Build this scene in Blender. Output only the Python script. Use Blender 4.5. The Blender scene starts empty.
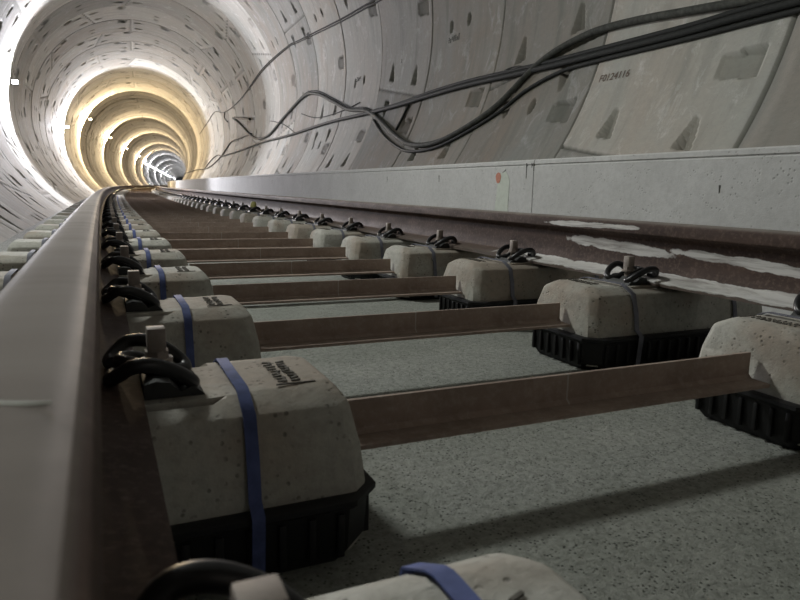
import bpy, bmesh, math, random
import numpy as np
from mathutils import Vector, Matrix

random.seed(7)
rng = np.random.default_rng(11)
scene = bpy.context.scene
C = scene.collection

# ------------------------------------------------------------------ layout
# the track runs along an arc (radius RC) that turns right, then straight on.
# s = metres along the track, u = metres to the right of the left rail's gauge
# edge, z = metres above the tunnel floor
RC, ANG = 500.0, 0.115
SL = RC * ANG
ZC = 0.462                     # lens height
RAIL_TOP = ZC - 0.0768
UC, HC, RT = 0.755, 1.74 + ZC, 2.65   # tunnel centre (u, z) and inner radius
S0, W = 2.40, 1.48             # first ring joint ahead, ring width
SP, SK1 = 0.584, 0.846         # sleeper spacing, first whole sleeper


def frame(s):
    if s < SL:
        a = s / RC
        return RC * (1 - math.cos(a)), RC * math.sin(a), a
    return (RC * (1 - math.cos(ANG)) + (s - SL) * math.sin(ANG),
            RC * math.sin(ANG) + (s - SL) * math.cos(ANG), ANG)


def T(s, u, z):
    x, y, a = frame(s)
    return Vector((x + u * math.cos(a), y - u * math.sin(a), z))


def Tn(s, u, z):
    s = np.asarray(s, float)
    a = np.where(s < SL, s / RC, ANG)
    x = np.where(s < SL, RC * (1 - np.cos(a)), RC * (1 - math.cos(ANG)) + (s - SL) * math.sin(ANG))
    y = np.where(s < SL, RC * np.sin(a), RC * math.sin(ANG) + (s - SL) * math.cos(ANG))
    return np.stack([x + u * np.cos(a), y - u * np.sin(a), z + 0 * s], -1)


def on_wall(s, deg, inset=0.0):
    t = math.radians(deg)
    r = RT - inset
    return T(s, UC + r * math.cos(t), HC + r * math.sin(t))


# --------------------------------------------------------------- materials
def mat(name, base=(.5, .5, .5), rough=.8, metal=0., spec=.3):
    m = bpy.data.materials.new(name)
    m.use_nodes = True
    nt = m.node_tree
    b = nt.nodes['Principled BSDF']
    b.inputs['Base Color'].default_value = (*base, 1)
    b.inputs['Roughness'].default_value = rough
    b.inputs['Metallic'].default_value = metal
    b.inputs['Specular IOR Level'].default_value = spec
    return m, nt, b


def N(nt, kind, **kw):
    n = nt.nodes.new(kind)
    for k, v in kw.items():
        if k in n.inputs:
            n.inputs[k].default_value = v
        else:
            setattr(n, k, v)
    return n


def mixc(nt, fac, a, b, blend='MIX'):
    n = nt.nodes.new('ShaderNodeMix')
    n.data_type = 'RGBA'
    n.blend_type = blend
    for sock, v in ((0, fac), (6, a), (7, b)):
        if hasattr(v, 'links'):
            nt.links.new(v, n.inputs[sock])
        else:
            n.inputs[sock].default_value = v if sock == 0 else (*v, 1)
    return n.outputs[2]


def ramp(nt, src, p0, p1, c0=(0, 0, 0), c1=(1, 1, 1)):
    r = nt.nodes.new('ShaderNodeValToRGB')
    r.color_ramp.elements[0].position = p0
    r.color_ramp.elements[1].position = p1
    r.color_ramp.elements[0].color = (*c0, 1)
    r.color_ramp.elements[1].color = (*c1, 1)
    nt.links.new(src, r.inputs[0])
    return r.outputs[0]


def noise(nt, vec, scale, detail=4, rough=.6, dist=0.):
    n = nt.nodes.new('ShaderNodeTexNoise')
    n.inputs['Scale'].default_value = scale
    n.inputs['Detail'].default_value = detail
    n.inputs['Roughness'].default_value = rough
    n.inputs['Distortion'].default_value = dist
    if vec is not None:
        nt.links.new(vec, n.inputs['Vector'])
    return n.outputs[0]


def mapped(nt, src, sc):
    m = nt.nodes.new('ShaderNodeMapping')
    m.inputs['Scale'].default_value = sc
    nt.links.new(src, m.inputs['Vector'])
    return m.outputs[0]


def bump(nt, b, height, strength, dist):
    n = nt.nodes.new('ShaderNodeBump')
    n.inputs['Strength'].default_value = strength
    n.inputs['Distance'].default_value = dist
    nt.links.new(height, n.inputs['Height'])
    nt.links.new(n.outputs[0], b.inputs['Normal'])


def math_node(nt, op, a, b=0., c=None):
    n = nt.nodes.new('ShaderNodeMath')
    n.operation = op
    for i, v in enumerate((a, b) if c is None else (a, b, c)):
        if hasattr(v, 'links'):
            nt.links.new(v, n.inputs[i])
        else:
            n.inputs[i].default_value = v
    return n.outputs[0]


# lining concrete: tone per cast segment, damp streaks, scuffs
def lining_material():
    m, nt, b = mat('lining_concrete', rough=.82, spec=.25)
    uv = nt.nodes.new('ShaderNodeUVMap').outputs[0]
    at = nt.nodes.new('ShaderNodeAttribute'); at.attribute_name = 'tone'
    big = noise(nt, mapped(nt, uv, (.9, .55, 1)), 1.3, 5, .62, .4)
    streak = noise(nt, mapped(nt, uv, (4.5, .55, 1)), 1.6, 5, .6, .3)
    fine = noise(nt, uv, 22, 6, .7)
    speck = noise(nt, mapped(nt, uv, (1, 1, 1)), 90, 2, .5)
    scuff = noise(nt, mapped(nt, uv, (1.2, .8, 1)), 4.2, 9, .78, .8)
    sep = nt.nodes.new('ShaderNodeSeparateColor'); nt.links.new(at.outputs['Color'], sep.inputs[0])
    c = mixc(nt, sep.outputs[1], (.36, .345, .315), (.33, .285, .235))
    c = mixc(nt, ramp(nt, big, .38, .66), c, (.33, .335, .31))
    c = mixc(nt, math_node(nt, 'MULTIPLY', ramp(nt, streak, .50, .68), .55), c, (.19, .20, .175))
    c = mixc(nt, math_node(nt, 'MULTIPLY', ramp(nt, scuff, .54, .64), .45), c, (.60, .60, .59))
    c = mixc(nt, math_node(nt, 'MULTIPLY', ramp(nt, fine, .40, .62), .28), c, (.24, .235, .22))
    c = mixc(nt, math_node(nt, 'MULTIPLY', ramp(nt, speck, .66, .74), .35), c, (.12, .12, .11))
    val = nt.nodes.new('ShaderNodeHueSaturation')
    nt.links.new(c, val.inputs['Color'])
    nt.links.new(math_node(nt, 'MULTIPLY_ADD', sep.outputs[0], .58, .70), val.inputs['Value'])
    # dark dirt in the joints; recess shade painted into pockets and sockets
    c = mixc(nt, math_node(nt, 'MULTIPLY', sep.outputs[2], .80), val.outputs[0], (.085, .085, .07))
    nt.links.new(c, b.inputs['Base Color'])
    h = math_node(nt, 'ADD', math_node(nt, 'MULTIPLY', fine, .6), math_node(nt, 'MULTIPLY', scuff, .7))
    bump(nt, b, h, .35, .012)
    return m


def concrete(name, base, dark, light, scale=1., pits=.5, bumpd=.004, brown=None, g0=.50, ff=.45):
    m, nt, b = mat(name, rough=.88, spec=.22)
    tc = nt.nodes.new('ShaderNodeTexCoord').outputs['Object']
    inf = nt.nodes.new('ShaderNodeObjectInfo')
    off = nt.nodes.new('ShaderNodeVectorMath'); off.operation = 'ADD'
    sc = nt.nodes.new('ShaderNodeVectorMath'); sc.operation = 'SCALE'
    sc.inputs[0].default_value = (7.3, 3.1, 5.7)
    nt.links.new(inf.outputs['Random'], sc.inputs['Scale'])
    nt.links.new(tc, off.inputs[0]); nt.links.new(sc.outputs[0], off.inputs[1])
    v = off.outputs[0]
    big = noise(nt, v, 5 * scale, 5, .6, .3)
    fine = noise(nt, v, 60 * scale, 5, .7)
    vor = nt.nodes.new('ShaderNodeTexVoronoi'); vor.inputs['Scale'].default_value = 95 * scale
    nt.links.new(v, vor.inputs['Vector'])
    gate = noise(nt, v, 26 * scale, 3, .6)
    c = mixc(nt, ramp(nt, big, .35, .68), base, light)
    if brown:
        c = mixc(nt, math_node(nt, 'MULTIPLY', ramp(nt, noise(nt, v, 3.1 * scale, 4, .6), .46, .6), .8), c, brown)
    c = mixc(nt, math_node(nt, 'MULTIPLY', ramp(nt, fine, .42, .66), ff), c, dark)
    pit = math_node(nt, 'MULTIPLY', ramp(nt, vor.outputs['Distance'], .18, .32, (1, 1, 1), (0, 0, 0)),
                    ramp(nt, gate, g0, g0 + .1))
    c = mixc(nt, math_node(nt, 'MULTIPLY', pit, pits), c, tuple(x * .25 for x in dark))
    nt.links.new(c, b.inputs['Base Color'])
    h = math_node(nt, 'SUBTRACT', fine, math_node(nt, 'MULTIPLY', pit, .8))
    bump(nt, b, h, .5, bumpd)
    return m


def rust(name, base, dark, light, rough=.6, metal=.35, stripe=False):
    m, nt, b = mat(name, rough=rough, metal=metal, spec=.4)
    tc = nt.nodes.new('ShaderNodeTexCoord').outputs['Object']
    a = noise(nt, tc, 7, 6, .65, .4)
    f = noise(nt, tc, 70, 5, .7)
    c = mixc(nt, ramp(nt, a, .35, .68), base, dark)
    c = mixc(nt, math_node(nt, 'MULTIPLY', ramp(nt, f, .48, .7), .5), c, light)
    if stripe:     # thin white marking line across the middle of the bar
        sx = nt.nodes.new('ShaderNodeSeparateXYZ'); nt.links.new(tc, sx.inputs[0])
        d = math_node(nt, 'ABSOLUTE', math_node(nt, 'ADD', sx.outputs[0], 0.02))
        w = math_node(nt, 'MULTIPLY', math_node(nt, 'LESS_THAN', d, .0016), math_node(nt, 'GREATER_THAN', sx.outputs[2], ZC - .345))
        c = mixc(nt, math_node(nt, 'MULTIPLY', w, .7), c, (.55, .53, .50))
    nt.links.new(c, b.inputs['Base Color'])
    nt.links.new(ramp(nt, f, .3, .8, (rough - .12,) * 3, (rough + .2,) * 3), b.inputs['Roughness'])
    bump(nt, b, f, .25, .002)
    return m


def rail_material(name, marks, foot_tint=.45):
    """rolled steel under thin brown scale; UV = (metres along, metres up)"""
    m, nt, b = mat(name, rough=.55, metal=.05, spec=.2)
    uv = nt.nodes.new('ShaderNodeUVMap').outputs[0]
    tc = nt.nodes.new('ShaderNodeTexCoord').outputs['Object']
    sep = nt.nodes.new('ShaderNodeSeparateXYZ'); nt.links.new(uv, sep.inputs[0])
    a = noise(nt, mapped(nt, uv, (3, 12, 1)), 2, 6, .65, .4)
    f = noise(nt, tc, 90, 5, .7)
    c = mixc(nt, ramp(nt, a, .32, .70), (.085, .054, .042), (.048, .032, .027))
    c = mixc(nt, math_node(nt, 'MULTIPLY', ramp(nt, f, .5, .72), .5), c, (.21, .15, .12))
    # duller, greyer rolled crown of the head
    crown = ramp(nt, sep.outputs[1], .1655, .1705)
    c = mixc(nt, crown, c, mixc(nt, ramp(nt, a, .35, .65), (.30, .275, .25), (.24, .215, .195)))
    # paler tint on the foot
    foot = math_node(nt, 'MULTIPLY', ramp(nt, sep.outputs[1], .012, .030, (1, 1, 1), (0, 0, 0)), foot_tint)
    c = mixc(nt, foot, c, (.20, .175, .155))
    if marks:
        scrib = noise(nt, mapped(nt, uv, (4.5, 60, 1)), 1.2, 5, .7, .5)
        wob = noise(nt, mapped(nt, uv, (7, 7, 1)), 1.5, 4, .6)
        tot = None
        for (s0, s1, z0, z1, slope) in marks:
            sc_ = (s0 + s1) / 2
            ds = math_node(nt, 'DIVIDE', math_node(nt, 'SUBTRACT', sep.outputs[0], sc_), (s1 - s0) / 2)
            zz = math_node(nt, 'SUBTRACT', math_node(nt, 'SUBTRACT', sep.outputs[1], (z0 + z1) / 2),
                           math_node(nt, 'MULTIPLY', math_node(nt, 'SUBTRACT', sep.outputs[0], sc_), slope))
            dz = math_node(nt, 'DIVIDE', zz, (z1 - z0) / 2)
            e = math_node(nt, 'ADD', math_node(nt, 'POWER', math_node(nt, 'ABSOLUTE', ds), 4.),
                          math_node(nt, 'POWER', math_node(nt, 'ABSOLUTE', dz), 2.))
            e = math_node(nt, 'ADD', e, math_node(nt, 'MULTIPLY', math_node(nt, 'SUBTRACT', wob, .5), 3.2))
            w = ramp(nt, e, .75, 1.0, (1, 1, 1), (0, 0, 0))
            tot = w if tot is None else math_node(nt, 'MAXIMUM', tot, w)
        tot = math_node(nt, 'MULTIPLY', tot, ramp(nt, scrib, .32, .55, (.35,) * 3, (1, 1, 1)))
        c = mixc(nt, math_node(nt, 'MULTIPLY', tot, .92), c, (.68, .67, .65))
        nt.links.new(math_node(nt, 'MULTIPLY_ADD', tot, -.05, .05), b.inputs['Metallic'])
    nt.links.new(c, b.inputs['Base Color'])
    nt.links.new(math_node(nt, 'MAXIMUM', ramp(nt, a, .3, .8, (.58,) * 3, (.75,) * 3), math_node(nt, 'MULTIPLY', crown, .95)), b.inputs['Roughness'])
    nt.links.new(math_node(nt, 'MULTIPLY_ADD', crown, -.14, .18), b.inputs['Specular IOR Level'])
    bump(nt, b, f, .15, .001)
    return m


def plain(name, base, rough=.6, metal=0., spec=.3, var=.35, scale=40):
    m, nt, b = mat(name, base, rough, metal, spec)
    tc = nt.nodes.new('ShaderNodeTexCoord').outputs['Object']
    f = noise(nt, tc, scale, 5, .65)
    c = mixc(nt, ramp(nt, f, .35, .7), base, tuple(x * (1 - var) for x in base))
    nt.links.new(c, b.inputs['Base Color'])
    bump(nt, b, f, .15, .001)
    return m


def glow(name, col, strength):
    m, nt, b = mat(name, (.8, .8, .8))
    b.inputs['Emission Color'].default_value = (*col, 1)
    b.inputs['Emission Strength'].default_value = strength
    return m


M = {
    'lining': lining_material(),
    'floor': concrete('floor_concrete', (.30, .315, .285), (.17, .18, .16), (.355, .365, .335), 1.5, .85, .012, g0=.42, ff=.75),
    'kerb': concrete('kerb_concrete', (.54, .54, .53), (.43, .43, .42), (.61, .61, .60), .7, .35, .003),
    'block': concrete('sleeper_concrete', (.40, .39, .35), (.24, .23, .20), (.49, .49, .45), 1., .6, .004,
                      brown=(.35, .29, .235)),
    'rubber': plain('black_rubber', (.012, .012, .013), .55, 0, .35),
    'bar': rust('rusty_bar', (.40, .315, .265), (.24, .18, .15), (.52, .45, .39), .7, .1, True),
    'rail_l': rail_material('rail_steel_left', [], .0),
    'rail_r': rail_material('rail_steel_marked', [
        (1.47, 1.92, .141, .158, -.012), (1.36, 1.82, .072, .108, .035), (.60, 1.38, .066, .094, .045), (.50, 2.20, .006, .030, 0.),  # the long foot streak is a gloss highlight painted pale
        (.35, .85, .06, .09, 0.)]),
    'spring': plain('spring_steel', (.020, .020, .022), .36, .2, .5),
    'plate': plain('guide_plate_plastic', (.035, .037, .036), .5, 0, .4),
    'screw': plain('screw_steel', (.38, .33, .295), .65, .1, .4),
    'strap': plain('blue_strap', (.10, .13, .30), .7, 0, .2, .5, 25),
    'strap_d': plain('dusty_strap', (.20, .205, .245), .8, 0, .2, .45, 25),
    'cable': plain('black_cable', (.026, .028, .026), .7, 0, .2),
    'cable_dusty': plain('dusty_cable', (.075, .078, .068), .75, 0, .2, .6, 25),
    'yellow': plain('yellow_plastic', (.55, .52, .20), .5),
    'lampbody': plain('lamp_housing', (.12, .12, .12), .5, .3),
    'pale_paint': plain('pale_paint', (.60, .64, .57), .8, 0, .2, .12),
    'red_paint': plain('orange_paint', (.62, .27, .19), .8, 0, .2, .3, 90),
    'ink': plain('stencil_ink', (.20, .15, .125), .8, 0, .2, .4, 90),
    'grey_ink': plain('grey_ink', (.10, .10, .09), .8, 0, .2, .4, 90),
    'worn': plain('worn_lettering', (.17, .16, .14), .85, 0, .2, .5, 60),
    'warm': glow('warm_lens', (1, .80, .50), 40),
    'cool': glow('cool_lens', (.88, .93, 1), 25),
}


# ------------------------------------------------------------------ helpers
def tag(o, label=None, cat=None, group=None, kind=None):
    for k, v in (('label', label), ('category', cat), ('group', group), ('kind', kind)):
        if v:
            o[k] = v
    return o


def empty(name, loc=(0, 0, 0), rz=0.):
    o = bpy.data.objects.new(name, None)
    C.objects.link(o)
    o.location = loc
    o.rotation_euler = (0, 0, rz)
    o.empty_display_size = .1
    return o


def link(name, me, m, parent=None, smooth=False):
    o = bpy.data.objects.new(name, me)
    C.objects.link(o)
    if m is not None:
        for mm in (m if isinstance(m, (list, tuple)) else [m]):
            me.materials.append(mm)
    if smooth:
        me.polygons.foreach_set('use_smooth', [True] * len(me.polygons))
    if parent:
        o.parent = parent
    return o


def mesh_of(bm, name='m', angle=None):
    bmesh.ops.recalc_face_normals(bm, faces=bm.faces)
    if angle is not None:
        for f in bm.faces:
            f.smooth = True
        for e in bm.edges:
            if len(e.link_faces) == 2 and e.calc_face_angle(0) > math.radians(angle):
                e.smooth = False
    me = bpy.data.meshes.new(name)
    bm.to_mesh(me)
    bm.free()
    return me


def add_box(bm, c, d, bevel=0., rot=None, mi=0):
    r = bmesh.ops.create_cube(bm, size=1)
    mt = Matrix.Translation(c) @ (rot or Matrix.Identity(4)) @ Matrix.Diagonal((*d, 1))
    bmesh.ops.transform(bm, matrix=mt, verts=r['verts'])
    fs = {f for v in r['verts'] for f in v.link_faces}
    if bevel:
        es = {e for f in fs for e in f.edges}
        q = bmesh.ops.bevel(bm, geom=list(es), offset=bevel, segments=2, affect='EDGES', profile=.5)
        fs = set(q['faces']) | {f for f in fs if f.is_valid}
    for f in fs:
        f.material_index = mi
    return fs


def add_cyl(bm, c, r, h, seg=16, r2=None, rot=None, mi=0):
    q = bmesh.ops.create_cone(bm, cap_ends=True, segments=seg, radius1=r, radius2=r if r2 is None else r2, depth=h)
    bmesh.ops.transform(bm, matrix=Matrix.Translation(c) @ (rot or Matrix.Identity(4)), verts=q['verts'])
    for f in {f for v in q['verts'] for f in v.link_faces}:
        f.material_index = mi


def catmull(P, n):
    P = [Vector(p) for p in P]
    out = []
    for i in range(len(P) - 1):
        a = P[max(i - 1, 0)]; b = P[i]; c = P[i + 1]; d = P[min(i + 2, len(P) - 1)]
        for k in range(n):
            t = k / n
            out.append(.5 * ((2 * b) + (c - a) * t + (2 * a - 5 * b + 4 * c - d) * t * t + (3 * b - a - 3 * c + d) * t ** 3))
    out.append(P[-1])
    return out


def add_tube(bm, pts, r, seg=10, mi=0):
    pts = [Vector(p) for p in pts]
    n = len(pts)
    rad = r if isinstance(r, (list, tuple)) else [r] * n
    up = Vector((0, 0, 1))
    rings = []
    prev = None
    for i, p in enumerate(pts):
        t = (pts[min(i + 1, n - 1)] - pts[max(i - 1, 0)]).normalized()
        if prev is None:
            a = t.cross(up)
            if a.length < 1e-3:
                a = t.cross(Vector((1, 0, 0)))
            a.normalize()
        else:
            a = (prev - t * prev.dot(t)).normalized()
        prev = a
        b = t.cross(a)
        rings.append([bm.verts.new(p + (a * math.cos(2 * math.pi * k / seg) + b * math.sin(2 * math.pi * k / seg)) * rad[i])
                      for k in range(seg)])
    for i in range(n - 1):
        for k in range(seg):
            f = bm.faces.new((rings[i][k], rings[i][(k + 1) % seg], rings[i + 1][(k + 1) % seg], rings[i + 1][k]))
            f.material_index = mi
    for ring in (rings[0], rings[-1]):
        bm.faces.new(ring).material_index = mi


def loft(bm, loops, cap=True, mi=0):
    vs = [[bm.verts.new(p) for p in L] for L in loops]
    n = len(vs[0])
    for i in range(len(vs) - 1):
        for k in range(n):
            bm.faces.new((vs[i][k], vs[i][(k + 1) % n], vs[i + 1][(k + 1) % n], vs[i + 1][k])).material_index = mi
    if cap:
        bm.faces.new(vs[0]).material_index = mi
        bm.faces.new(vs[-1]).material_index = mi
    return vs


def sweep(name, prof, s_list, m, parent=None, closed=True, uv=None, smooth_angle=30, origin=(0, 0, 0)):
    """profile points (u, z) swept along the track curve"""
    bm = bmesh.new()
    uvl = bm.loops.layers.uv.new('UVMap')
    n = len(prof)
    rows = [[bm.verts.new(T(s, u, z)) for (u, z) in prof] for s in s_list]
    for i in range(len(rows) - 1):
        for k in range(n if closed else n - 1):
            k2 = (k + 1) % n
            f = bm.faces.new((rows[i][k], rows[i][k2], rows[i + 1][k2], rows[i + 1][k]))
            vals = [(s_list[i], prof[k][1]), (s_list[i], prof[k2][1]), (s_list[i + 1], prof[k2][1]), (s_list[i + 1], prof[k][1])]
            for lp, q in zip(f.loops, vals):
                lp[uvl].uv = (q[0], q[1] - (uv or 0))
    if closed:
        bm.faces.new(rows[0]); bm.faces.new(rows[-1])
    return link(name, mesh_of(bm, name, smooth_angle), m, parent)


# ------------------------------------------------------------ tunnel lining
RB = [S0 + W * i for i in range(-10, 270)]
ring_rng = np.random.default_rng(5)
RINGS = []
for i in range(-10, 269):
    rot = {0: 0., 1: 30., 2: 0., 3: 30.}[i % 4]
    j0 = {0: -35.4, 1: -15.6, 2: -35.4, 3: -12.7}[i % 4]
    RINGS.append(dict(i=i, s=S0 + W * i, j0=j0, off=float(ring_rng.uniform(-.006, .006)),
                      tilt=float(ring_rng.uniform(-.004, .004)), tones=ring_rng.random(8), warm=ring_rng.random(8)))


def joints(R):
    # six segments; two of the joints are skewed (the key segment)
    out = []
    for k in range(6):
        d = R['j0'] + 60 * k + (8 if k == 2 else 0)
        sk = 0.
        if (R['i'] + k) % 3 == 0:
            sk = 3.0
        elif (R['i'] + k) % 3 == 1 and R['i'] % 2:
            sk = -2.6
        out.append((d, sk))
    return out


def sstep(x, a, b):
    t = np.clip((x - a) / (b - a), 0, 1)
    return t * t * (3 - 2 * t)


def surface(R, t, th):
    """outward relief (m) and dirt (0-1) of ring R at t (m from its edge) and th (deg)"""
    dep = np.zeros_like(t) + R['off'] + R['tilt'] * (t / W - .5)
    dirt_shade = np.zeros_like(t)
    e = np.minimum(t, W - t)
    g = 1 - sstep(e, .003, .012)
    dep = dep + g * .022
    dirt_shade = np.maximum(dirt_shade, g * .9)
    dirt_shade = np.maximum(dirt_shade, (1 - sstep(e, .0, .05)) * .25)
    arc = math.radians(1) * RT
    for (d, sk) in joints(R):
        c = d + sk * (t / W - .5) * 2
        dd = ((th - c + 180) % 360 - 180) * arc
        g = 1 - sstep(np.abs(dd), .006, .018)
        dep = dep + g * .016
        dirt_shade = np.maximum(dirt_shade, g * .95)
        # bolt pockets: steep ramps that start above / below the joint
        for sgn in (1, -1):
            for tc in (.36, 1.08):
                a = (dd * sgn - .125) / .215          # 0 near the joint .. 1 far
                wdt = .075 * (1 - .75 * np.clip(a, 0, 1))
                inside = (a > 0) & (a < 1) & (np.abs(t - tc) < wdt)
                dep = np.where(inside, np.maximum(dep, .006 + .065 * (1 - a)), dep)
                dirt_shade = np.where(inside, np.maximum(dirt_shade, .20 + .2 * (1 - a)), dirt_shade)  # pocket shade painted in, darker at the deep end
    for k in range(6):
        base = R['j0'] + 60 * k
        for q in (14., 32., 50.):
            cd = base + q + 5.0 * ((R['i'] * 7 + k) % 2)
            if R['i'] % 4 == 0:
                cd = base + q - 1.6
            elif R['i'] % 4 == 2:
                cd += 2.2
            if R['i'] % 4 == 1 and k == 5 and q == 32.:
                cd = -23.6
            dd = ((th - cd + 180) % 360 - 180) * arc
            if q == 32.:
                for tc in (.66, 1.03):                # pair of oval grout sockets
                    m_ = ((t - tc) / .036) ** 2 + (dd / .060) ** 2 < 1
                    dep = np.where(m_, dep + .045, dep)
                    dirt_shade = np.where(m_, .85, dirt_shade)  # socket darkened to paint in its recess shade
            # pocket for the bolt into the next ring: deep end towards the ring edge
            if q == 32.:
                continue
            a = (t - .10) / .27
            inside = (a > 0) & (a < 1) & (dd > -.095 + .03 * a) & (dd < .095 - .02 * a)
            dep = np.where(inside, np.maximum(dep, .005 + .075 * (1 - a)), dep)
            dirt_shade = np.where(inside, np.maximum(dirt_shade, .06 + .18 * (1 - a)), dirt_shade)
    return dep, dirt_shade


def seg_tone(R, t, th):
    a = np.zeros(t.shape); b = np.zeros(t.shape)
    js = joints(R)
    for k in range(6):
        c = js[k][0] + js[k][1] * (t / W - .5) * 2
        n = js[(k + 1) % 6]
        c2 = n[0] + n[1] * (t / W - .5) * 2
        x = (th - c) % 360
        span = (c2 - c) % 360
        m_ = x < span
        a = np.where(m_, R['tones'][k], a)
        b = np.where(m_, R['warm'][k], b)
    return a, b


def lining(name, th0, th1, res):
    """res(i) -> (t step, theta step) for ring i"""
    V = []; F = []; COL = []; UV = []
    nv = 0
    for R in RINGS:
        r_ = res(R['i'])
        if r_ is None:
            continue
        ts, dth = r_
        core = np.linspace(.013, W - .013, max(2, int(round(W / ts))))
        tl = np.concatenate([[0.0, .0031], core, [W - .0031, W]])
        nth = int(round((th1 - th0) / dth)) + 1
        thl = np.linspace(th0, th1, nth)
        t, th = np.meshgrid(tl, thl, indexing='ij')
        dep, dirt_shade = surface(R, t, th)
        tone, warm = seg_tone(R, t, th)
        if dth > 1.5:
            dep = np.clip(dep, -1, .03)
        rr = RT + dep
        a = np.radians(th)
        P = Tn(R['s'] + t, UC + rr * np.cos(a), HC + rr * np.sin(a)).reshape(-1, 3)
        nt_, nh = t.shape
        idx = np.arange(nt_ * nh).reshape(nt_, nh) + nv
        q = np.stack([idx[:-1, :-1], idx[:-1, 1:], idx[1:, 1:], idx[1:, :-1]], -1).reshape(-1, 4)
        V.append(P); F.append(q)
        COL.append(np.stack([tone, warm, dirt_shade, np.ones_like(t)], -1).reshape(-1, 4))
        UV.append(np.stack([R['s'] + t + 3.17 * R['i'], a * RT], -1).reshape(-1, 2))
        nv += nt_ * nh
    V = np.concatenate(V); F = np.concatenate(F); COL = np.concatenate(COL); UV = np.concatenate(UV)
    me = bpy.data.meshes.new(name)
    me.vertices.add(len(V)); me.vertices.foreach_set('co', V.ravel().astype(np.float32))
    me.loops.add(F.size); me.loops.foreach_set('vertex_index', F.ravel().astype(np.int32))
    me.polygons.add(len(F)); me.polygons.foreach_set('loop_start', np.arange(0, F.size, 4, dtype=np.int32))
    me.update(calc_edges=True)
    uvl = me.uv_layers.new(name='UVMap')
    uvl.data.foreach_set('uv', UV[F.ravel()].ravel().astype(np.float32))
    ca = me.color_attributes.new('tone', 'FLOAT_COLOR', 'POINT')
    ca.data.foreach_set('color', COL.ravel().astype(np.float32))
    o = link(name, me, M['lining'], None, False)
    tag(o, kind='structure')
    return o


def res_right(i):
    if i < 0: return (.10, 1.5)
    if i < 3: return (.0115, .30)
    if i < 7: return (.018, .42)
    if i < 16: return (.030, .70)
    if i < 40: return (.10, 1.25)
    return (.37, 2.5)


def res_other(i):
    if i < 1: return (.20, 2.0)
    if i < 24: return (.030, .70)
    if i < 40: return (.10, 1.25)
    return (.37, 2.5)


lining('wall_right', -62, 40, res_right)
lining('ceiling', 40, 140, res_other)
lining('wall_left', 140, 242, res_other)


def srange(a, b, *brk):
    out = [a]
    while out[-1] < b:
        s = out[-1]
        out.append(s + (.10 if s < 6 else .4 if s < 20 else 1.2 if s < 70 else 8.))
    return out


# floor slab, cast against the lining
hw = math.sqrt(RT ** 2 - HC ** 2) + .03
nu = 24
top = [(UC - hw + 2 * hw * k / nu, 0.) for k in range(nu + 1)]
fl = sweep('floor', top + [(UC + hw, -.06), (UC - hw, -.06)], srange(-12, 395), M['floor'])
tag(fl, kind='structure')

# ------------------------------------------------------------------- kerb
KU, KZ = 2.05, ZC + .168
prof = [(KU, 0.0), (KU, KZ - .034), (KU + .006, KZ - .030), (KU + .006, KZ - .027), (KU, KZ - .023),
        (KU + .001, KZ - .006), (KU + .008, KZ), (2.86, KZ + .002), (2.80, KZ - .25), (2.45, KZ - .5), (2.30, 0.0)]
kerb = empty('concrete_kerb', T(0, KU, 0))
jn = [2.866, 7.3, 11.8, 16.3, 20.8, 25.3, 29.8]
edges = [-11.5] + [-1.6] + jn + [120.]
bm = bmesh.new()
for a, b in zip(edges[:-1], edges[1:]):
    a += .003; b -= .003
    ss = [a] + [s for s in srange(-12, 130) if a + .05 < s < b - .05] + [b]
    loft(bm, [[T(s, u, z) for (u, z) in prof] for s in ss])
o = link('kerb_body', mesh_of(bm, 'kerb', 20), M['kerb'])
o.parent = kerb; o.matrix_parent_inverse = kerb.matrix_basis.inverted()
tag(kerb, 'long pale grey cast concrete kerb running along the foot of the right tunnel wall', 'kerb')


def kerb_patch(name, pts, m, thick=.0015):
    bm = bmesh.new()
    fr = [bm.verts.new(T(s, KU - thick, z)) for s, z in pts]
    bk = [bm.verts.new(T(s, KU + .003, z)) for s, z in pts]
    n = len(pts)
    bm.faces.new(fr); bm.faces.new(bk)
    for k in range(n):
        bm.faces.new((fr[k], fr[(k + 1) % n], bk[(k + 1) % n], bk[k]))
    o = link(name, mesh_of(bm, name), m)
    o.parent = kerb; o.matrix_parent_inverse = kerb.matrix_basis.inverted()
    return o


kerb_patch('paint_strip', [(3.235, ZC - .18), (3.095, ZC - .18), (3.085, ZC + .06), (3.10, ZC + .085), (3.125, ZC + .11), (3.15, ZC + .112),
                           (3.185, ZC + .098), (3.20, ZC + .07)], M['pale_paint'])['label'] = 'pale green painted strip'
ring = []
for k in range(22):
    a = 2 * math.pi * k / 22
    ring.append((3.198 + .026 * math.cos(a) * (1 + .12 * math.sin(3 * a)), ZC + .077 + .030 * math.sin(a)))
kerb_patch('spray_mark', ring, M['red_paint'], .003)['label'] = 'orange sprayed spot'
kerb_patch('spray_mark', [(3.16, ZC + .102), (3.155, ZC + .106), (3.125, ZC + .122), (3.13, ZC + .116)], M['grey_ink'], .0028)
for (s, z0, z1) in ((2.932, .56, .640), (2.868, .60, .640), (3.93, .545, .59), (4.82, .545, .59), (8.85, .53, .58),
                    (2.885, .615, .64), (1.72, .50, .53)):
    z0 += ZC - .49; z1 += ZC - .49
    kerb_patch('drip_stain', [(s, z0), (s - .004, z0 + .003), (s - .005, z1), (s + .003, z1)], M['grey_ink'], .0012)

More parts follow.
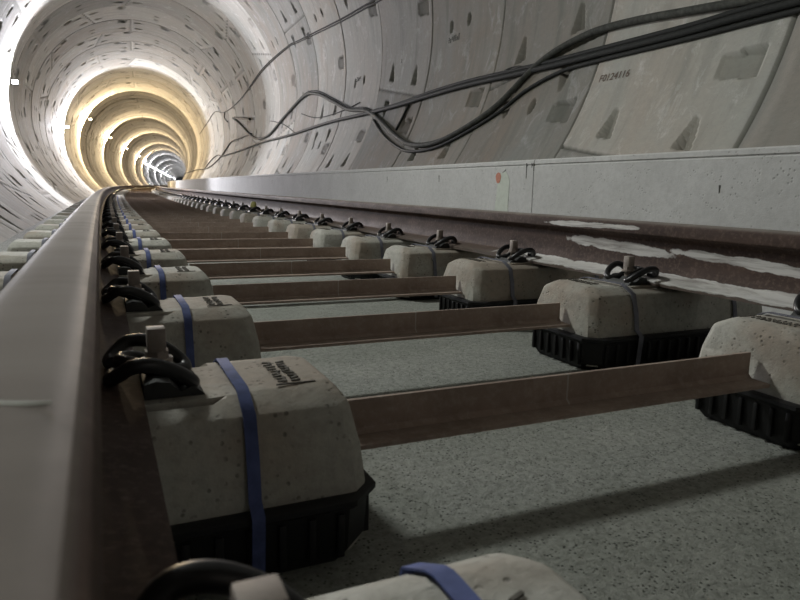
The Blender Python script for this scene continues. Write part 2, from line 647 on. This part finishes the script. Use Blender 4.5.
# ------------------------------------------------------------------ rails
half = [(.075, 0), (.075, .0105), (.071, .0125), (.055, .0145), (.032, .0195), (.018, .028), (.0105, .042), (.0083, .070),
        (.0083, .104), (.0115, .119), (.019, .127), (.0335, .1325), (.036, .1365), (.0362, .155), (.0345, .1625), (.029, .1685),
        (.019, .1712), (.009, .1719)]
full = half + [(0, .172)] + [(-x, y) for x, y in reversed(half)]
ss = srange(-3.0, 330)
RZ0 = RAIL_TOP - .172
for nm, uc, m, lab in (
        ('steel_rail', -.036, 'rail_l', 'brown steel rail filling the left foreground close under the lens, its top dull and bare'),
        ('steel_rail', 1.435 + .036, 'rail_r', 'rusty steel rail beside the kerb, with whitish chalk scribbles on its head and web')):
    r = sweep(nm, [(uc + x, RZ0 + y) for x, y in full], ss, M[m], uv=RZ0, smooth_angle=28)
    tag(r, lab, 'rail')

# pale scratch across the bare top of the left rail
bm = bmesh.new()
rl = [o for o in C.objects if o.name == 'steel_rail'][0]
A = []
for k in range(9):
    q = k / 8
    u_, s_ = -.058 + .044 * q, .262 - .006 * q + .003 * math.sin(5 * q)
    w_ = .0011 * (1 - abs(2 * q - 1) ** 3) + .0002
    A.append([T(s_ - w_, u_, RAIL_TOP - .0006), T(s_ + w_, u_, RAIL_TOP - .0006), T(s_ + w_, u_, RAIL_TOP + .0003), T(s_ - w_, u_, RAIL_TOP + .0003)])
loft(bm, A)
link('scratch_mark', mesh_of(bm, 'scratch'), M['pale_paint'], rl)['label'] = 'pale scratch'

# --------------------------------------------------------------- sleepers
ZT = ZC - .243           # top of the concrete block
ZS = RZ0 - .006          # rail seat
ZRIM = ZC - .360
GA = .7175               # half gauge


def rect(hx0, hx1, hy, ch, z):
    """chamfered rectangle, x from hx0 to hx1, y +-hy"""
    return [(hx0 + ch, -hy, z), (hx1 - ch, -hy, z), (hx1, -hy + ch, z), (hx1, hy - ch, z),
            (hx1 - ch, hy, z), (hx0 + ch, hy, z), (hx0, hy - ch, z), (hx0, -hy + ch, z)]


def block_bm(detail=True):
    # centred on the rail, +x towards the middle of the track
    bm = bmesh.new()
    L = [rect(-.322, .322, .132, .018, .015), rect(-.330, .330, .136, .018, ZRIM - .004),
         rect(-.325, .325, .129, .019, ZRIM + .050), rect(-.316, .316, .116, .020, ZT - .021),
         rect(-.304, .304, .082, .018, ZT - .004), rect(-.294, .294, .072, .016, ZT)]
    loft(bm, L)
    if detail:
        # rail seat: plate recess cut across the top
        bmesh.ops.bisect_plane(bm, geom=bm.verts[:] + bm.edges[:] + bm.faces[:], plane_co=(.166, 0, 0), plane_no=(1, 0, 0))
        bmesh.ops.bisect_plane(bm, geom=bm.verts[:] + bm.edges[:] + bm.faces[:], plane_co=(.151, 0, 0), plane_no=(1, 0, 0))
        bmesh.ops.bisect_plane(bm, geom=bm.verts[:] + bm.edges[:] + bm.faces[:], plane_co=(-.166, 0, 0), plane_no=(1, 0, 0))
        bmesh.ops.bisect_plane(bm, geom=bm.verts[:] + bm.edges[:] + bm.faces[:], plane_co=(-.151, 0, 0), plane_no=(1, 0, 0))
        for v in bm.verts:
            if abs(v.co.x) < .152 and v.co.z > ZS:
                v.co.z = ZS
    es = [e for e in bm.edges if len(e.link_faces) == 2 and e.calc_face_angle(0) > math.radians(14)
          and min(v.co.z for v in e.verts) > ZRIM]
    if detail:
        bmesh.ops.bevel(bm, geom=es, offset=.006, segments=2, affect='EDGES', profile=.5, clamp_overlap=True)
    return bm


def boot_bm():
    bm = bmesh.new()
    zb = 0.002
    zr = ZRIM - .010
    # tray body with a thick wall and a small rolled rim, tapering to the floor
    loft(bm, [rect(-.322, .322, .128, .035, zb), rect(-.334, .334, .142, .036, zb + .020), rect(-.338, .338, .146, .038, zr - .010)])
    loft(bm, [rect(-.343, .343, .152, .040, zr - .012), rect(-.346, .346, .155, .040, zr - .008),
              rect(-.346, .346, .155, .040, zr - .001), rect(-.340, .340, .149, .038, zr + .002),
              rect(-.330, .330, .139, .032, zr + .001)])
    for s_ in (1, -1):                      # upright ribs
        for k in range(17):
            x = -.288 + k * .036
            add_box(bm, (x, s_ * .146, zb + .044), (.009, .009, .056), .002)
        for k in range(7):
            y = -.099 + k * .033
            add_box(bm, (s_ * .338, y, zb + .044), (.009, .009, .056), .002)
    return bm


def strap_bm(x):
    """flat band laid round block and tray"""
    w, o_ = .0075, .0022
    zr = ZRIM - .010
    hp = [(.1525, .014), (.1585, zr - .012), (.1585, zr + .002), (.141, ZRIM + .004), (.1335, ZRIM + .050), (.1185, ZT - .019),
          (.083, ZT - .001), (.072, ZT + o_)]
    P = [(-y, z) for y, z in hp] + [(0, ZT + o_)] + list(reversed(hp))
    bm = bmesh.new()
    A = []
    n = len(P)
    for i, (y, z) in enumerate(P):
        a = Vector(P[max(i - 1, 0)]); b = Vector(P[min(i + 1, n - 1)])
        t = (b - a).normalized()
        nn = Vector((-t.y, t.x))
        q = Vector((y, z)) + nn * .0018
        A.append([(x - w, y, z), (x + w, y, z), (x + w, q.x, q.y), (x - w, q.x, q.y)])
    loft(bm, A)
    return bm


def spring_bm(side):
    """W shaped tension clamp; side=+1 sits on the inner foot (towards +x)"""
    zf = RZ0
    dx = .007
    half_ = [(.038, .026, zf + .0262), (.035, .046, zf + .0265), (.044, .060, zf + .034), (.058, .068, zf + .044), (.080, .067, zf + .044),
             (.106, .060, zf + .032), (.124, .047, zf + .016), (.124, .032, zf + .010), (.104, .022, zf + .014),
             (.080, .0185, zf + .028), (.060, .017, zf + .035), (.050, .009, zf + .036)]
    pts = half_ + [(.047, 0, zf + .036)] + [(x, -y, z) for x, y, z in reversed(half_)]
    bm = bmesh.new()
    add_tube(bm, catmull([(side * (x + dx), y, z) for x, y, z in pts], 4), .0088, 12)
    return bm


def plate_bm(side):
    bm = bmesh.new()
    P = [(.077, ZS), (.077, RZ0 + .017), (.090, RZ0 + .021), (.106, RZ0 + .018), (.118, RZ0 + .006), (.132, RZ0 + .012), (.144, RZ0 + .002), (.149, ZS)]
    loft(bm, [[(side * x, y, z) for x, z in P] for y in (-.055, -.050, .050, .055)])
    return bm


def screw_bm(side):
    bm = bmesh.new()
    x = side * .096
    add_cyl(bm, (x, 0, RZ0 + .034), .019, .005, 20)
    add_cyl(bm, (x, 0, RZ0 + .041), .0155, .010, 6)
    add_box(bm, (x, 0, RZ0 + .059), (.022, .022, .032), .002)
    add_cyl(bm, (x, 0, RZ0 + .020), .011, .036, 12)
    return bm


def pad_bm():
    bm = bmesh.new()
    add_box(bm, (0, 0, (ZS + RZ0) / 2), (.150, .14, RZ0 - ZS), .0005)
    return bm


BX = GA - (.306 - .02)            # bar reaches into the blocks


def bar_bm():
    bm = bmesh.new()
    x0 = GA - .30 + .0
    zt, zb, th = ZC - .2956, ZC - .3525, .0065
    y = -.0075
    P = [(y, zt), (y + th, zt), (y + th, zb), (y - .046, zb), (y - .046, zb + th), (y - .008, zb + th + .001), (y, zb + th + .008)]
    xs = [-x0, -.25, 0, .25, x0]
    loft(bm, [[(x, a, b) for a, b in P] for x in xs])
    return bm


def mark_bm(seed, side):
    """moulded maker's mark on the block top: a patch of small raised dashes, too worn to read"""
    r = random.Random(seed)
    bm = bmesh.new()
    for row in range(2):
        for k in range(9):
            x = side * (.242 + row * .016 + r.uniform(-.002, .002))
            y = -.055 + k * .0115
            add_box(bm, (x, y, ZT + .0006), (.012, .003, .002), 0, Matrix.Rotation(r.uniform(-.5, .5), 4, 'Z'))
            if r.random() < .6:
                add_box(bm, (x + .003, y + .004, ZT + .0006), (.003, .006, .002))
    add_box(bm, (side * .255, -.068, ZT + .0004), (.050, .0022, .002))
    return bm


MS = {}
MS['block'] = mesh_of(block_bm(), 'block', 40)
MS['boot'] = mesh_of(boot_bm(), 'boot', 35)
MS['strap_in'] = mesh_of(strap_bm(.186), 'strap', 60)
MS['strap_out'] = mesh_of(strap_bm(-.186), 'strap', 60)
MS['strap_in_d'] = MS['strap_in'].copy()
MS['strap_out_d'] = MS['strap_out'].copy()
MS['pad'] = mesh_of(pad_bm(), 'pad')
for s_ in (1, -1):
    MS['spring', s_] = mesh_of(spring_bm(s_), 'spring', 80)
    MS['plate', s_] = mesh_of(plate_bm(s_), 'plate', 30)
    MS['screw', s_] = mesh_of(screw_bm(s_), 'screw', 30)
MS['bar'] = mesh_of(bar_bm(), 'bar', 30)
MS['mark'] = mesh_of(mark_bm(3, 1), 'mark')
for k, m in (('block', 'block'), ('boot', 'rubber'), ('strap_in', 'strap'), ('strap_out', 'strap'), ('strap_in_d', 'strap_d'), ('strap_out_d', 'strap_d'), ('pad', 'rubber'), ('bar', 'bar'),
             (('spring', 1), 'spring'), (('spring', -1), 'spring'), (('plate', 1), 'plate'), (('plate', -1), 'plate'),
             (('screw', 1), 'screw'), (('screw', -1), 'screw'), ('mark', 'worn')):
    MS[k].materials.append(M[m])


def part(name, key, parent, loc=(0, 0, 0), rz=0.):
    o = bpy.data.objects.new(name, MS[key])
    C.objects.link(o)
    o.parent = parent
    o.location = loc
    o.rotation_euler = (0, 0, rz)
    return o


def sleeper_full():
    root = empty('track_sleeper')
    for side in (-1, 1):
        x = side * (GA + .036)
        rz = 0. if side < 0 else math.pi       # +x of the block points to the middle
        blk = part('concrete_block', 'block', root, (x, 0, 0), rz)
        part('rubber_boot', 'boot', root, (x, 0, 0), rz)
        part('strap', 'strap_in' if side < 0 else 'strap_in_d', root, (x, 0, 0), rz)
        part('strap', 'strap_out_d', root, (x, 0, 0), rz)
        part('rail_pad', 'pad', root, (x, 0, 0), rz)
        part('moulded_mark', 'mark', blk)
        for q in (1, -1):
            pl = part('guide_plate', ('plate', q), root, (x, 0, 0), rz)
            part('spring_clip', ('spring', q), pl)
            part('screw', ('screw', q), pl)
    part('tie_bar', 'bar', root)
    return root


def copy_tree(o, parent=None):
    c = o.copy()
    C.objects.link(c)
    c.parent = parent
    for ch in o.children:
        copy_tree(ch, c)
    return c


ordinal = ['nearest', 'second', 'third', 'fourth', 'fifth', 'sixth', 'seventh', 'eighth', 'ninth', 'tenth', 'eleventh', 'twelfth',
           'thirteenth', 'fourteenth', 'fifteenth', 'sixteenth', 'seventeenth', 'eighteenth', 'nineteenth', 'twentieth',
           'twenty-first', 'twenty-second', 'twenty-third', 'twenty-fourth', 'twenty-fifth']
special = {
    0: 'nearest concrete sleeper, cut off by the bottom edge, blue strap across its top',
    1: 'large foreground concrete sleeper with worn lettering on top and the lowest tie bar',
    2: 'concrete sleeper behind the foreground one, right block showing its ribbed black boot',
}
proto = sleeper_full()
for k in range(0, 25):
    o = proto if k == 0 else copy_tree(proto)
    s = SK1 + SP * (k - 1)
    p = T(s, GA, 0)
    o.location = p
    o.rotation_euler = (0, 0, -frame(s)[2])
    tag(o, special.get(k, ordinal[k] + ' concrete sleeper ahead of the camera, two blocks joined by a rusty tie bar'),
        'sleeper', 'twin-block sleepers under the rails')

# on the nearest sleeper the band sits farther in
b0 = [c for c in proto.children if c.data == MS['strap_in']][0]
b0.location.x += .042

# farther sleepers: one simple mesh each, the photo shows only their tops
bm = bmesh.new()
for side in (-1, 1):
    x = side * (GA + .036)
    L = [rect(x - .328, x + .328, .136, .03, ZRIM - .004), rect(x - .310, x + .310, .114, .034, ZT - .024), rect(x - .286, x + .286, .076, .024, ZT)]
    loft(bm, L, mi=0)
    loft(bm, [rect(x - .32, x + .32, .130, .03, .004), rect(x - .344, x + .344, .152, .04, ZRIM - .008)], mi=1)
    for q in (-1, 1):
        add_box(bm, (x + q * .100, 0, RZ0 + .018), (.040, .12, .045), 0, mi=3)
        add_box(bm, (x + q * .090, 0, RZ0 + .062), (.019, .019, .03), 0, mi=4)
add_box(bm, (0, -.01, ZC - .325), (2 * (GA - .3), .008, .058), 0, mi=2)
add_box(bm, (0, -.032, ZC - .350), (2 * (GA - .3), .046, .0065), 0, mi=2)
far = mesh_of(bm, 'far_sleeper')
for m in ('block', 'rubber', 'bar', 'spring', 'screw'):
    far.materials.append(M[m])
for k in range(25, 165):
    o = bpy.data.objects.new('track_sleeper', far)
    C.objects.link(o)
    s = SK1 + SP * (k - 1)
    o.location = T(s, GA, 0)
    o.rotation_euler = (0, 0, -frame(s)[2])
    tag(o, 'tiny distant twin-block sleeper far down the track where the rows merge', 'sleeper', 'distant sleepers down the tunnel')

# yellow cap pushed over one screw by the right rail
kc = 10
sc_ = SK1 + SP * kc
bm = bmesh.new()
ux = 1.435 + .036 - .096
loft(bm, [[(r * math.cos(a), r * math.sin(a), z) for a in [2 * math.pi * i / 16 for i in range(16)]]
          for r, z in ((.030, .0), (.032, .012), (.027, .045), (.018, .056), (.004, .058))])
o = link('yellow_cap', mesh_of(bm, 'cap', 40), M['yellow'])
o.location = T(sc_, ux, RZ0 + .044)
tag(o, 'small yellow plastic cap on a rail screw beside the right rail', 'cap')


# ----------------------------------------------------------------- cables
def cable(name, pts, r, m, label, cat='cable', strands=1, group=None, gap=0.):
    P = [on_wall(s, d, r + .002) for s, d in pts]
    P = catmull(P, 6)
    P2 = []
    bm = bmesh.new()
    add_tube(bm, P, r, 12 if r > .015 else 8)
    o = link(name, mesh_of(bm, name, 60), m)
    tag(o, label, cat, group)
    return o


main = [(1.2, -17.0), (2.0, -17.0), (2.4, -16.9), (2.75, -16.9), (3.09, -17.1), (3.69, -17.0), (4.76, -16.7), (5.78, -16.1), (6.65, -16.2),
        (7.46, -16.5), (8.48, -16.4), (10.3, -15.8), (12.92, -16.5), (15.75, -16.0), (18.92, -17.0), (22.82, -17.2)]
cable('power_cable', main, .024, M['cable'], 'thick black cable running straight along the right wall above the kerb')
cable('power_cable', [(s, d + .95) for s, d in main[:9]] + [(7.46, -15.95), (8.4, -16.0)], .018, M['cable'],
      'black cable lying directly on top of the straight thick one on the right wall')
loopc = [(1.2, -17.0), (1.9, -16.6), (2.4, -15.6), (2.77, -14.9), (3.14, -14.1), (3.57, -13.2), (3.97, -12.9), (4.29, -13.7), (4.54, -15.1), (4.74, -17.3),
         (5.06, -22.4), (5.45, -26.1), (5.93, -28.9), (6.52, -28.9), (7.07, -26.1), (7.78, -20.8), (8.27, -17.2), (8.72, -15.0),
         (9.41, -13.2), (10.27, -8.6), (11.32, -3.2), (12.19, -2.1), (13.71, -7.4), (14.97, -13.2), (16.43, -13.0), (17.77, -8.4),
         (19.23, -1.0), (20.63, 5.8)]
cable('drooping_cable', loopc, .027, M['cable_dusty'],
      'thick dusty cable sagging in a wide loop to the kerb, then rising in a hump')
cable('drooping_cable', [(1.2, -17.95), (2.4, -17.85), (3.1, -18.0), (3.9, -17.95), (4.3, -18.3), (4.7, -20.4), (5.0, -23.8), (5.43, -27.2), (5.93, -30.1), (6.55, -30.4), (7.1, -28.0), (7.7, -23.8), (8.2, -19.0)],
      .016, M['cable'], 'thinner black cable under the straight ones, following the underside of the sagging loop')
cable('drooping_cable', [(8.27, -16.6), (8.72, -14.2), (9.41, -12.3), (10.27, -7.7), (11.32, -2.2), (12.19, -1.1), (13.6, -6.0)], .012, M['cable'],
      'thin cable alongside the hump of the dusty cable')
cable('thin_cable', [(5.0, 10.0), (6.6, 12.4), (8.4, 14.7), (9.81, 15.9), (12.0, 18.7), (12.93, 19.7), (15.44, 18.8), (19.04, 13.2), (22.23, 12.9), (24.5, 17.8),
                     (27.37, 15.6), (31.93, 12.4)], .011, M['cable'],
      'thin cable strung high across the upper right wall, upper of the pair')
cable('thin_cable', [(5.0, 9.2), (6.6, 11.6), (8.4, 13.9), (9.81, 15.2), (12.0, 18.1), (12.93, 19.2), (15.44, 18.1), (18.6, 13.3)], .010, M['cable'],
      'thin cable strung high across the upper right wall, lower of the pair')
cable('cable_end', [(22.23, 12.9), (22.51, 9.4), (21.98, 5.9)], .016, M['cable'], 'short cut cable end hanging from the high thin cable')
cable('branch_cable', [(17.45, -8.9), (19.25, -8.7), (21.03, -8.9), (21.98, -12.5), (22.91, -16.7), (24.55, -21.8), (27.2, -24.6), (32.4, -23.0),
                       (38.8, -22.6), (50, -21.), (70, -22.)], .020, M['cable'],
      'cable zigzagging down the far right wall to the kerb')
cable('branch_cable', [(22.82, -17.0), (24.26, -15.0), (25.99, -17.3), (27.3, -22.5), (27.6, -24.9)], .018, M['cable'],
      'short kinked cable linking two cables on the far right wall')
cable('loose_wire', [(12.3, -8.5), (11.12, -12.4), (9.75, -12.8), (9.0, -11.8)], .008, M['cable'], 'thin wire bent under the cable hump')
cable('loose_wire', [(15.13, -6.1), (13.83, -9.8), (12.56, -15.6)], .008, M['cable'], 'thin wire crossing the dusty cable before the hump')
cable('loose_wire', [(4.79, -16.0), (4.95, -14.9), (5.12, -14.8), (5.28, -15.7), (5.30, -16.5)], .006, M['cable'],
      'thin hooked wire at the joint above the straight cable')
cable('loose_wire', [(7.15, -17.0), (7.22, -20.0), (7.28, -23.5)], .014, M['cable'], 'short dark stub hanging behind the sagging loop')
# bracket arm that sticks out of the wall and holds the cable
bm = bmesh.new()
a, b = on_wall(20.4, 5.6, .02), on_wall(19.6, 1.2, .55)
b = on_wall(17.6, -.6, .06)
add_tube(bm, [a, b], .035, 6)
tag(link('wall_bracket', mesh_of(bm, 'br'), M['cable']), 'dark metal bar fixed across the right wall where the cable turns', 'bracket')

# stencilled writing on the lining, right of the sagging loop
fc = bpy.data.curves.new('stencil', 'FONT')
fc.body = 'F0124116'
fc.size = .075
fc.extrude = .0006
tmp = bpy.data.objects.new('stencil', fc)
C.objects.link(tmp)
bpy.context.view_layer.update()
dg = bpy.context.evaluated_depsgraph_get()
me = bpy.data.meshes.new_from_object(tmp.evaluated_get(dg))
bpy.data.objects.remove(tmp)


def writing(me, s, deg, label):
    """bend flat lettering (x = reading direction, y = up) onto the wall"""
    me = me.copy()
    xs = [v.co.x for v in me.vertices]
    w = max(xs) - min(xs)
    for v in me.vertices:
        ss_ = s - v.co.x
        dd = deg + math.degrees(v.co.y / RT)
        v.co = on_wall(ss_, dd, .0095 + v.co.z)
    me.materials.clear()
    o = link('stencil_marking', me, M['ink'])
    tag(o, label, 'marking')
    return o


writing(me, 3.80, -21.6, 'small reddish brown stencilled code on the lining under the cables')


def smudge_mark(s, deg, seed, label):
    r = random.Random(seed)
    bm = bmesh.new()
    for k in range(7):
        for j in range(3):
            if r.random() < .25:
                continue
            ss_ = s - k * .036
            dd = deg + j * .42 - r.uniform(0, .2)
            w, h = r.uniform(.010, .022), r.uniform(.10, .34)
            q = [on_wall(ss_ + a_, dd + b_, .0035) for a_, b_ in ((-w / 2, -h), (w / 2, -h), (w / 2, h), (-w / 2, h))]
            q2 = [on_wall(ss_ + a_, dd + b_, -.004) for a_, b_ in ((-w / 2, -h), (w / 2, -h), (w / 2, h), (-w / 2, h))]
            loft(bm, [q, q2])
    me_ = mesh_of(bm, 'smudge')
    return tag(link('stencil_marking', me_, M['grey_ink']), label, 'marking')


smudge_mark(6.43, -4.3, 2, 'worn grey stencilled code below the pair of oval sockets nearest the top edge')
smudge_mark(7.88, -4.4, 3, 'worn grey stencilled code below the second pair of oval sockets')
smudge_mark(9.35, -4.4, 4, 'worn grey stencilled code below the third pair of oval sockets')
smudge_mark(4.90, -27.0, 5, 'faint worn code below the oval sockets inside the sagging loop')


# ------------------------------------------------------------------ lamps
def lamp(s, deg, col, power, label, group, name='tunnel_floodlight', inset=.16, blend=.06, size=.10, big=1.):
    p = on_wall(s, deg, inset)
    x, y, a = frame(s)
    back = Vector((-math.sin(a), -math.cos(a), 0))
    rz = -a
    root = empty(name, p, rz)
    tag(root, label, 'lamp', group)
    bm = bmesh.new()
    add_box(bm, (0, .07, 0), (.14, .12, .11), .010)
    for k in range(5):
        add_box(bm, (-.05 + .025 * k, .145, 0), (.008, .03, .09), .002)
    link('housing', mesh_of(bm, 'housing', 30), M['lampbody'], root)
    bm = bmesh.new()
    add_box(bm, (0, .004, 0), (.11, .012, .08), .003)
    link('lens', mesh_of(bm, 'lens'), M[col], root)
    t = math.radians(deg)
    wd = Vector((math.cos(t), 0, math.sin(t)))
    bm = bmesh.new()
    add_tube(bm, [wd * .06 + Vector((0, .09, 0)), wd * (inset + .01) + Vector((0, .09, 0))], .016, 8)
    link('bracket', mesh_of(bm, 'bk'), M['lampbody'], root)
    ld = bpy.data.lights.new('lamp_light', 'SPOT')
    ld.energy = power
    ld.color = (1, .77, .48) if col == 'warm' else (.91, .91, 1.0)
    ld.spot_size = math.radians(176)
    ld.spot_blend = blend
    ld.shadow_soft_size = size
    lo = bpy.data.objects.new('lamp_light', ld)
    C.objects.link(lo)
    lo.parent = root
    lo.location = (0, -.06 - size * .0, 0)
    lo.rotation_euler = (math.radians(-90), 0, 0)      # shines back along the tunnel
    return root


KW = 1.0
lamp(16.6, 172, 'cool', 1750 * KW, 'cool white floodlight on the left wall, nearest of the row', 'floodlights on the left wall', inset=.10, blend=.45)
lamp(28.6, 172, 'cool', 2100 * KW, 'cool white floodlight on the left wall before the warm stretch', 'floodlights on the left wall', inset=.11, blend=.25)
wl = ['first warm floodlight on the left wall where the yellow rings begin', 'second warm floodlight in the row on the left wall',
      'third warm floodlight in the row on the left wall', 'fourth warm floodlight in the row on the left wall',
      'last warm floodlight on the left wall before the cool far stretch']
for i, s in enumerate((35.2, 48.4, 62.4, 78.5, 91.0)):
    lamp(s, 150, 'warm', 2200 * KW, wl[i], 'warm floodlights on the left wall')
for i, s in enumerate((105, 129, 158, 186, 216, 250, 290, 340)):
    lamp(s, 158, 'cool', 2500 * KW, 'tiny cool white floodlight in the far blue-white end of the tunnel', 'far floodlights')
# string of tubes along the far left wall
bm = bmesh.new()
add_tube(bm, [(0, -.75, 0), (0, .75, 0)], .05, 8)
tube = mesh_of(bm, 'tube')
tube.materials.append(M['cool'])
for i in range(46):
    s = 95 + i * 3.2
    o = bpy.data.objects.new('tube_lamp', tube)
    C.objects.link(o)
    o.location = on_wall(s, 159, .10)
    o.rotation_euler = (0, 0, -frame(s)[2])
    tag(o, 'tiny white tube lamp in the bright string along the far left wall', 'lamp', 'tube lamps in the far tunnel')

# work lamp on the left wall, just ahead of the foreground
WS, WD = 4.2, 146
p = on_wall(WS, WD, .30)
root = empty('wall_work_lamp', p, -frame(WS)[2])
tag(root, 'wide work lamp bracketed to the left wall above the foreground sleepers', 'lamp')
aim = (T(1.0, .6, 0) - p)
aim = (Matrix.Rotation(frame(WS)[2], 3, 'Z') @ aim).normalized()
rot = aim.to_track_quat('-Z', 'Y').to_matrix().to_4x4()
bm = bmesh.new()
add_box(bm, rot @ Vector((0, 0, .05)), (.64, .34, .09), .012, rot)
link('housing', mesh_of(bm, 'h', 30), M['lampbody'], root)
bm = bmesh.new()
add_box(bm, rot @ Vector((0, 0, -.001)), (.60, .30, .012), .002, rot)
link('lens', mesh_of(bm, 'l'), glow('work_lens', (.95, .97, 1), 4), root)
t = math.radians(WD)
bm = bmesh.new()
add_tube(bm, [rot @ Vector((0, 0, .09)), Vector((math.cos(t), 0, math.sin(t))) * .32], .014, 8)
link('bracket', mesh_of(bm, 'hg'), M['lampbody'], root)
ld = bpy.data.lights.new('work_light', 'AREA')
ld.shape = 'RECTANGLE'; ld.size = .60; ld.size_y = .30
ld.energy = 100
ld.color = (.97, 1, .95)
lo = bpy.data.objects.new('work_light', ld)
C.objects.link(lo); lo.parent = root
lo.matrix_local = Matrix.Translation(rot @ Vector((0, 0, -.012))) @ rot

# added fill lamp, unseen behind the camera, brightens bar and block fronts
p = on_wall(-6.0, 25, .12)
root = empty('rear_fill_lamp', p, 0)
tag(root, 'added round fill lamp on the right wall, unseen behind the camera', 'lamp')
t = math.radians(25)
rot = Vector((-math.cos(t), 0, -math.sin(t))).to_track_quat('-Z', 'Y').to_matrix().to_4x4()
bm = bmesh.new()
add_cyl(bm, rot @ Vector((0, 0, .07)), .13, .08, 24, rot=rot)
link('housing', mesh_of(bm, 'h', 30), M['lampbody'], root)
bm = bmesh.new()
add_cyl(bm, rot @ Vector((0, 0, .015)), .07, .04, 24, .11, rot=rot)
link('lens', mesh_of(bm, 'l', 30), M['cool'], root)
ld = bpy.data.lights.new('rear_fill_light', 'POINT')
ld.energy = 34
ld.color = (1, .93, .84)
ld.shadow_soft_size = .12
lo = bpy.data.objects.new('rear_fill_light', ld)
C.objects.link(lo); lo.parent = root; lo.location = rot @ Vector((0, 0, -.16))

# ------------------------------------------------------------------ world
w = bpy.data.worlds.new('world')
scene.world = w
w.use_nodes = True
w.node_tree.nodes['Background'].inputs[0].default_value = (.55, .58, .62, 1)
w.node_tree.nodes['Background'].inputs[1].default_value = .05

# ----------------------------------------------------------------- camera
cd = bpy.data.cameras.new('camera')
cam = bpy.data.objects.new('camera', cd)
C.objects.link(cam)
cd.sensor_fit = 'HORIZONTAL'
cd.sensor_width = 36
cd.lens = 655.1 * 36 / 800
cd.clip_start = .005
cd.clip_end = 800
yaw, pitch, roll = .43006, .16685, .02106
fwd = Vector((math.sin(yaw) * math.cos(pitch), math.cos(yaw) * math.cos(pitch), -math.sin(pitch)))
rt = Vector((math.cos(yaw), -math.sin(yaw), 0))
up = rt.cross(fwd)
r2 = rt * math.cos(roll) + up * math.sin(roll)
u2 = -rt * math.sin(roll) + up * math.cos(roll)
cam.matrix_world = Matrix(((r2.x, u2.x, -fwd.x, .0045), (r2.y, u2.y, -fwd.y, 0), (r2.z, u2.z, -fwd.z, ZC), (0, 0, 0, 1)))
cd.dof.use_dof = True
cd.dof.focus_distance = 2.6
cd.dof.aperture_fstop = 12.5
scene.camera = cam

scene.view_settings.view_transform = 'Standard'
scene.view_settings.look = 'None'
scene.view_settings.gamma = 1
scene.view_settings.exposure = 0.0
scene.view_settings.use_curve_mapping = False
scene.cycles.use_denoising = True
scene.cycles.max_bounces = 10
scene.cycles.diffuse_bounces = 6
scene.cycles.use_light_tree = True
scene.cycles.sample_clamp_indirect = 6
